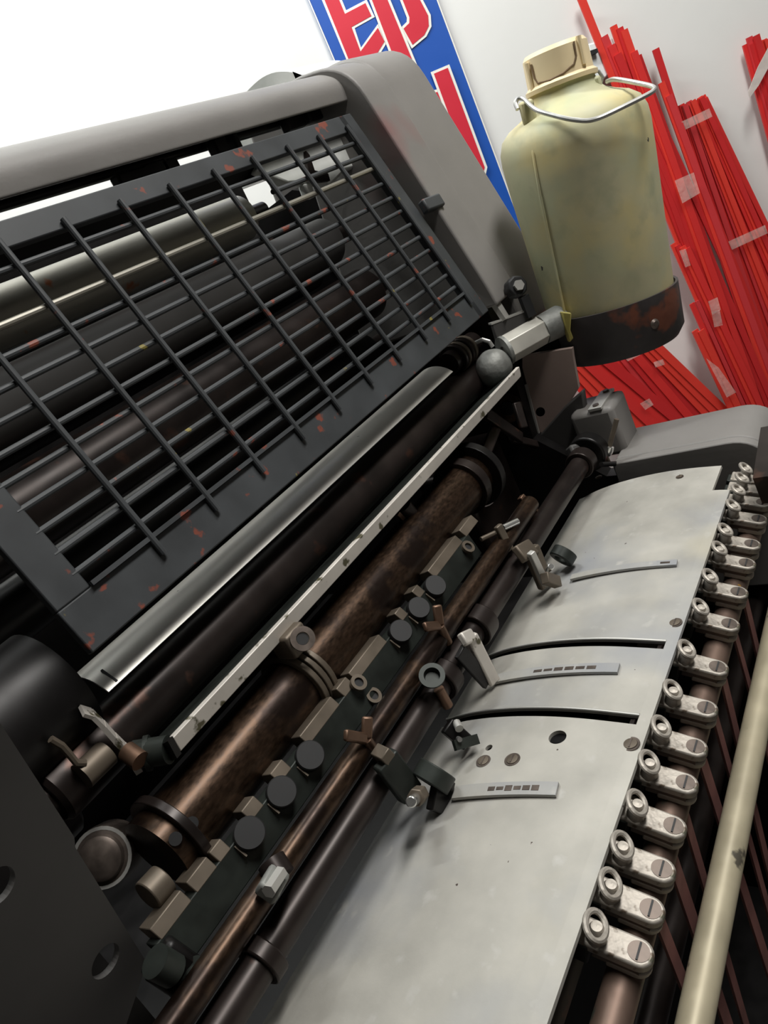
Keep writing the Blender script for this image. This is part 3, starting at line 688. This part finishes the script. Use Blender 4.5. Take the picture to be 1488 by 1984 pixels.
sheet(.4435, NX, inner).build('far_panel', M['sheet'], ft)
sheet(NX, XE, [(.215, -.3540)] + [q for q in prof if q[0] > .216]).build('far_panel', M['sheet'], ft)
sheet(.359, NX, prof[:6]).build('edge_strip', M['sheet'], ft)
# pale steel line along the far edge of each slot
for x in (.3592, .3672, .4352, .4435):
    pass
for xs in (.3680, .4443):
    mb = MB().tube([V(xs, d, z - .0002) for d, z in inner], .0011, 8); mb.build('slot_edge', M['strip'], ft)
# front fall of the table
MB().prism([V(.10, .2145, -.3575), V(.10, .2115, -.3575), V(.10, .2115, -.392), V(.10, .2145, -.392)], (NX - .10, 0, 0)).build('front_apron', M['iron'], ft)
MB().prism([V(.11, .24, -.372), V(.11, .355, -.372), V(.11, .355, -.40), V(.11, .24, -.40)], (.62, 0, 0)).build('under_frame', M['oil'], ft)
def tscrew(px, py, r, name='table_screw', par=ft):
    p = atz(px, py, -.352); d = -p.y; z = ztab(d); p = atz(px, py, z)
    mb = MB().lathe(p + Z * .0001, Z, [(r, .0001), (r * .98, .0009), (r * .55, .0012), (.0001, .0012)], n=24)
    o = mb.build(name, M['notch'], par)
    MB().ringflat(p, Z, r * 1.35, r * 1.02, .0005, n=24).build('screw_recess', M['screw'], par)
    sub(MB().bar(p + Z * .0014 - X * r * .8, p + Z * .0014 + X * r * .8, Z, r * .25, .0003), 'slot', M['screw'], o)
for px, py, r in [(937, 1475, .0040), (993, 1472, .0042), (1222, 1442, .0045), (1308, 1207, .0040), (1160, 925, .003), (1317, 924, .0028)]: tscrew(px, py, r)

# spring fingers on the table
def finger(p0, p1, wd, label, scuff):
    t = thing('spring_finger', atz(*p0, -.352), label, 'spring finger', 'spring fingers on the feed table')
    a = atz(*p0, -.352); b_ = atz(*p1, -.352); n = 12; mb = MB(); pts = []
    for i in range(n + 1):
        q = a.lerp(b_, i / n); d = -q.y; z = ztab(d) + .0030 - .0014 * i / n; pts.append(Vector((q.x, q.y, z + CAMH)))
    for i in range(n): 
        mb.bar(pts[i], pts[i + 1], Z, wd, .0022)
    o = mb.build('blade', M['sheet'], t)
    for i in range(6 if scuff else 1):
        k = 4 + i if scuff else 10
        q = pts[k].lerp(pts[k + 1], .3) + Z * .0012
        MB().bar(q, q + (pts[k + 1] - pts[k]) * (.8 if scuff else 1.0), Z, wd * random.uniform(.2, .42), .0004).build('scuffed_slot', M['screw'], t)
    return t
finger((1108, 1122), (1312, 1091), .0078, 'long plain spring finger on the far table panel', False)
finger((955, 1313), (1200, 1298), .0098, 'scuffed spring finger between the two dark slots', True)
finger((882, 1540), (1082, 1534), .0105, 'scuffed yellow-flecked spring finger nearest the camera', True)

# ================================================================== clamps along the front edge
rd, zr = rod((1185, 1950), (1400, 1240), .190, .0098, M['rod'], 'clamp_rod', 'stained brown rod carrying the row of pale clamps', ext=(.12, .26))
CP = [(1235, 1838), (1257, 1753), (1277, 1672), (1302, 1593), (1325, 1508), (1345, 1440), (1368, 1371), (1390, 1292), (1415, 1214), (1433, 1155), (1447, 1095), (1457, 1057), (1472, 1014), (1479, 976), (1484, 948), (1487, 925)]
ordn = ['nearest', 'second', 'third', 'fourth', 'fifth', 'sixth', 'seventh', 'eighth', 'ninth', 'tenth', 'eleventh', 'twelfth', 'thirteenth', 'fourteenth', 'fifteenth', 'furthest']
def make_clamp():
    t = thing('edge_clamp', V(.221, .177, -.376), 'x', 'clamp', 'pale cast clamps along the front of the feed table')
    o0 = Vector(t.location)
    ad = Vector((0, -.935, .355)).normalized()        # arm runs up towards the table edge
    nn = Vector((0, .355, .935)).normalized()         # face normal
    def L(x, a, h): return o0 + X * x + ad * a + nn * h
    def jaw(h0, h1, l, wd):
        pts = [L(-wd, l, h0), L(-wd, 0, h0)] + [L(wd * math.cos(math.radians(180 + k * 15)), wd * math.sin(math.radians(180 + k * 15)) * 1.0, h0) for k in range(1, 12)] + [L(wd, 0, h0), L(wd, l, h0)]
        return MB().prism(pts, nn * (h1 - h0))
    a = jaw(-.0065, 0, .033, .0078).build('arm', M['cast'], t, bevel=.0014, seg=3)
    jaw(-.0135, -.0085, .015, .0073).build('lower_jaw', M['cast'], t, bevel=.0012, seg=3)
    MB().box(L(0, .010, -.0078), (.007, .012, .0025), (X, ad, nn)).build('jaw_neck', M['screw'], t)
    MB().cyl(L(0, 0, -.004), L(0, 0, .0003), .0056, n=28).build('screw', M['screw'], t)
    MB().bar(L(-.0048, 0, .0006), L(.0048, 0, .0006), nn, .0011, .0006).build('screw_slot', M['rub'], t)
    MB().box(L(-.002, .030, -.010), (.0065, .006, .008), (X, ad, nn)).build('tail_block', M['green'], t, bevel=.001)
    mb = MB(); c = L(-.002, .0215, .0108); q1 = (X * .95 + ad * .2 - nn * .1).normalized(); q2 = ad * .85 + nn * .42; q2 = (q2 - q1 * q2.dot(q1)).normalized()
    mb.tube([c + (q1 * math.cos(k * math.pi / 12) * .0082 + q2 * math.sin(k * math.pi / 12) * .0058) for k in range(25)], .0017, 8, cap=False)
    mb.build('spring_ring', M['cast'], t)
    MB().lathe(L(-.002, .0210, -.001), nn, [(.0055, 0), (.0050, .005), (.0042, .0095), (.0030, .012), (.0001, .0125)], n=18).build('ring_post', M['cast'], t)
    return t
c0 = make_clamp()
for i, p in enumerate(CP):
    q = atd(*p, .177)
    if i == 0: o = c0
    else:
        o = c0.copy(); COL.objects.link(o)
        for ch in list(c0.children):
            c = ch.copy(); COL.objects.link(c); c.parent = o
    o.location = (q.x, -.177, CAMH - .376)
    o.rotation_euler = (random.uniform(-.05, .05), 0, 0)
    o['label'] = ('pale cast clamp at the near end of the row, nearest the camera' if i == 0 else
                  'pale cast clamp at the far end of the row, by the grey rail' if i == 15 else
                  'pale cast clamp on the table edge, %s in the row from the camera' % ordn[i])

# belts hanging below the rod
BG = 'pinkish belts hanging below the clamp rod'
for i, x in enumerate([.262, .30, .335, .385, .43, .468, .52, .57]):
    mb = MB().bar(V(x, .186, -.40), V(x, .21 + .01 * (i % 3), -.92), Dv, .010 + .003 * (i % 2), .0018)
    o = mb.build('feed_belt', M['belt']); tag(o, ['reddish belt hanging below the %s clamps' % s_ for s_ in ('second and third', 'fourth', 'fifth', 'sixth', 'seventh and eighth', 'eighth', 'ninth', 'tenth and eleventh')][i], 'belt', BG)

# cream rod in front
rod((1350, 1984), (1488, 1275), .17, .0095, M['cream'], 'cream_rod', 'long cream painted rod with chipped spots in the right foreground', ext=(.10, .45))
o = xcyl(.05, .85, .24, -.55, .012).build('dark_shaft', M['iron']); tag(o, 'dark brown shaft in the shade under the feed table', 'shaft')
# vertical post at the right edge, beyond the rail
o = MB().bar(atd(1482, 950, .165), atd(1496, 850, .165), (0, 1, 0), .03, .012).build('end_stop', M['iron']); tag(o, 'dark brown upright plate at the right edge beside the rail end', 'plate')

# delivery bay below: added box, near-black colour stands for deep shade
bay = body
MB().box(V(.395, .05, -1.20), (.36, .38, .15)).build('bay_floor', M['oil'], bay)
MB().box(V(.43, .42, -.83), (.32, .01, .34)).build('bay_back', M['oil'], bay)
MB().box(V(.762, .05, -.88), (.010, .36, .30)).build('bay_side', M['oil'], bay)
MB().box(V(.40, -.32, -.90), (.36, .012, .30)).build('bay_front', M['oil'], bay)

# ================================================================== jug
JX = .88; JD = .322
jz0 = -.248; jr = .0795
jug = thing('plastic_jug', V(JX, JD, jz0), 'stained yellow-green plastic jug with a cream cap and wire handle', 'jug')
RH = Vector((.536, .844, 0)); J = (Z + RH * .11).normalized()      # the jug leans a little
jc = V(JX, JD, 0) + RH * .0152
prof_j = [(.0001, jz0), (jr - .020, jz0), (jr - .012, jz0 + .004), (jr - .010, jz0 + .015), (jr - .001, -.06), (jr, -.03), (jr - .001, -.018), (jr - .006, -.006), (jr - .016, .002), (jr - .028, .007), (.042, .012), (.036, .018), (.034, .026), (.034, .034), (.0001, .034)]
MB().lathe(jc, J, prof_j, n=64).build('body', M['jug'], jug)
# mould seam at the left
a_s = math.atan2(0.60, -0.80)
face = Vector((-.94, .34, 0)).normalized(); side = Vector((-.34, -.94, 0)).normalized()
sd = (face * math.cos(.56) + side * math.sin(.56)).normalized()
def sdr(a): return (face * math.cos(a) + side * math.sin(a)).normalized()
pts = [jc + sdr(a) * (jr + .0002 - q) + J * z for z, q, a in ((jz0 + .01, .010, .80), (-.2, .0073, .76), (-.15, .005, .70), (-.1, .0028, .65), (-.06, .001, .61), (-.02, .0005, .56))] + [jc + sd * (jr - .008) + J * (-.004), jc + sd * (jr - .025) + J * .008]
MB().tube(pts, .0016, 8).build('seam', M['jug'], jug)
face = Vector((-.94, .34, 0)).normalized(); side = Vector((-.34, -.94, 0)).normalized()
# wire handle: drops forward over the shoulder
hl = [(1003, 212), (998, 200), (1003, 190), (1014, 190), (1028, 205), (1043, 216), (1100, 231), (1138, 235), (1165, 228), (1262, 180), (1270, 172), (1262, 166), (1190, 152), (1176, 158)]
off = [.030, .026, .024, .026, .040, .052, .070, .076, .078, .060, .055, .045, .010, 0]
tc_ = []
def jugpt(px, py, fo):
    # point at a distance fo in front of the jug's centre plane
    r = ray(px, py); n_ = face; k = (n_.dot(jc - Vector((0, 0, CAMH)) + n_ * fo)) / n_.dot(r); return r * k + Vector((0, 0, CAMH))
for (lx, ly, fo) in ((1022, 213, .040), (1152, 168, .010)):
    c = jugpt(lx, ly, fo)
    MB().bar(c - J * .014, c + J * .009, face, .015, .010).build('lug', M['jug'], jug, bevel=.003)
P = [jugpt(x, y, o_ + .012) for (x, y), o_ in zip(hl, off)]
Q = []
for i in range(len(P) - 1):
    for k in range(5):
        t_ = k / 5; p0 = P[max(i - 1, 0)]; p1 = P[i]; p2 = P[i + 1]; p3 = P[min(i + 2, len(P) - 1)]
        Q.append(((p1 * 2) + (p2 - p0) * t_ * .5 * 2 * .5 + (p0 * 2 - p1 * 5 + p2 * 4 - p3) * t_ ** 2 * .5 * .0 + (p1 * -1 + p2) * 0) / 2 if False else p1.lerp(p2, t_))
Q.append(P[-1])
for _ in range(3): Q = [Q[0]] + [(Q[i - 1] + Q[i] * 2 + Q[i + 1]) / 4 for i in range(1, len(Q) - 1)] + [Q[-1]]
MB().tube(Q, .0023, 10).build('wire_handle', M['wire'], jug)
P = [jugpt(x, y, .0) for x, y in [(1140, 148), (1148, 136), (1160, 138), (1168, 150), (1165, 160), (1152, 168)]]
MB().tube(P, .0018, 8).build('wire_loop', M['wire'], jug)
# cap with moulded recess
cz0 = .027; cz1 = .064; cr = .0335
MB().lathe(jc, J, [(.0001, cz0), (cr + .004, cz0), (cr + .0045, cz0 + .004), (cr + .001, cz0 + .007), (cr, cz1 - .004), (cr - .003, cz1), (.0001, cz1)], n=56).build('cap', M['cap'], jug)
cap = jug.children[-1] if False else [c for c in jug.children if c.name.startswith('cap')][0]
# raised frame of the recess (U shape) in front
def cpt(ang, z, r=cr + .0012):
    q = face * math.cos(ang) - side * math.sin(ang); return jc + q * r + J * z
U = [cpt(-.82, cz1 - .006), cpt(-.80, cz0 + .018), cpt(-.72, cz0 + .012), cpt(-.3, cz0 + .009), cpt(.1, cz0 + .009), cpt(.45, cz0 + .012), cpt(.58, cz0 + .018), cpt(.60, cz1 - .006)]
MB().tube([q for q in U], .0010, 8).build('cap_rim', M['dirt'], jug)
for a_ in (-.98, .80): MB().tube([cpt(a_, cz0 + .008), cpt(a_, cz1 - .003)], .0028, 8).build('cap_rib', M['cap'], jug)

# holder band
hb = thing('jug_holder', V(JX, JD, -.262), 'dark rust-flaked metal cup holding the bottom of the jug', 'holder')
hr = jr - .005
mb = MB().lathe(jc, J, [(.0001, -.262), (hr - .022, -.262), (hr - .007, -.258), (hr, -.248), (hr + .0015, -.200), (hr - .0015, -.200), (hr - .003, -.245), (hr - .009, -.252), (.0001, -.252)], n=64)
mb.build('cup', M['band'], hb)
p = jugpt(1283, 618, .07)
rv = atx(1280, 612, .86)
q = Vector((rv.x - jc.x, rv.y - jc.y, 0)).normalized(); rc = jc + q * hr + J * (-.232)
MB().lathe(rc, q, [(.0055, -.001), (.0055, .001), (.003, .003), (.0001, .003)], n=18).build('rivet', M['screw'], hb)
# spout pipe
pe = thing('feed_pipe', atx(950, 700, .74), 'weathered grey pipe with round elbow and pale hex nut joining the jug', 'pipe')
A = atx(957, 712, .738); B = atx(1000, 668, .768); Cc = atx(1045, 642, .795); Dd = atx(1092, 618, .82)
dirp = (Dd - B).normalized()
mb = MB().lathe(A, Vector((-.3, .4, .86)), [(.0001, .0205), (.0075, .0195), (.0145, .0145), (.0190, .0075), (.0205, 0), (.0190, -.009), (.0150, -.016), (.010, -.020), (.007, -.03), (.0001, -.03)], n=36)
mb.build('elbow', M['pipe'], pe)
MB().cyl(B - dirp * .014, Cc + dirp * .004, .0165, n=6).build('hex_nut', M['hex'], pe, bevel=.0008)
MB().cyl(Cc + dirp * .003, Dd + dirp * .012, .0165, .0185, n=32).build('pipe_sleeve', M['pipe'], pe)
MB().ringflat(B - dirp * .017, dirp, .0170, .006, .004, n=24).build('flange', M['pipe'], pe)
P = [atx(917, 672, .745), atx(922, 664, .745), atx(935, 658, .745), atx(948, 662, .745), atx(955, 672, .745)]
MB().tube(P, .0024, 8).build('wire_hook', M['wire'], pe)
y = [atx(1088, 604, .80), atx(1108, 606, .80), atx(1106, 640, .80), atx(1112, 656, .80), atx(1104, 664, .80), atx(1096, 640, .80)]
o = MB().prism(y, Vector((.006, -.005, 0))).build('resin_drip', M['yellow'], pe, bevel=.0015); o['label'] = 'yellow resin drip'
# bracket beam from the housing to the pipe
t = thing('support_arm', V(.78, .42, -.20), 'dark flat arm with pale top edge reaching from the housing to the pipe', 'bracket')
a = atx(958, 650, .765); b_ = atx(1030, 622, .80)
MB().bar(a, b_, Z, .008, .026).build('arm', M['darkpress'], t, bevel=.001)
MB().bar(a + Z * .0138, b_ + Z * .0138, Z, .009, .002).build('top_edge', M['strip'], t)
# black knob on the housing
t = thing('star_knob', atx(1005, 560, .80), 'black knob on the reddish lower corner of the side housing', 'knob')
ax = Vector((-.6, .75, .2)).normalized(); c = atx(1000, 556, .795)
MB().cyl(c - ax * .01, c + ax * .006, .012, n=8).build('grip', M['rub'], t, bevel=.002)
MB().cyl(c + ax * .006, c + ax * .010, .006, n=6).build('nut', M['strip'], t)
o = MB().bar(c + Vector((.0, .004, -.012)), c + Vector((0, .004, -.036)), ax, .010, .008).build('lever', M['rub'], t)
# small cylinder grooves left of arm: ribbed coupling
t = thing('ribbed_coupling', atx(905, 630, .76), 'small ribbed coupling under the lower right guard corner', 'coupling')
c = V(.735, .445, -.178)
for k in range(4): MB().ringflat(V(.712 + k * .009, .45, -.175), X, .017, .010, .005).build('rib', M['notch'] if k % 2 else M['iron'], t, bevel=.001)
MB().cyl(V(.70, .45, -.175), V(.765, .45, -.175), .0125, n=24).build('core', M['iron'], t)
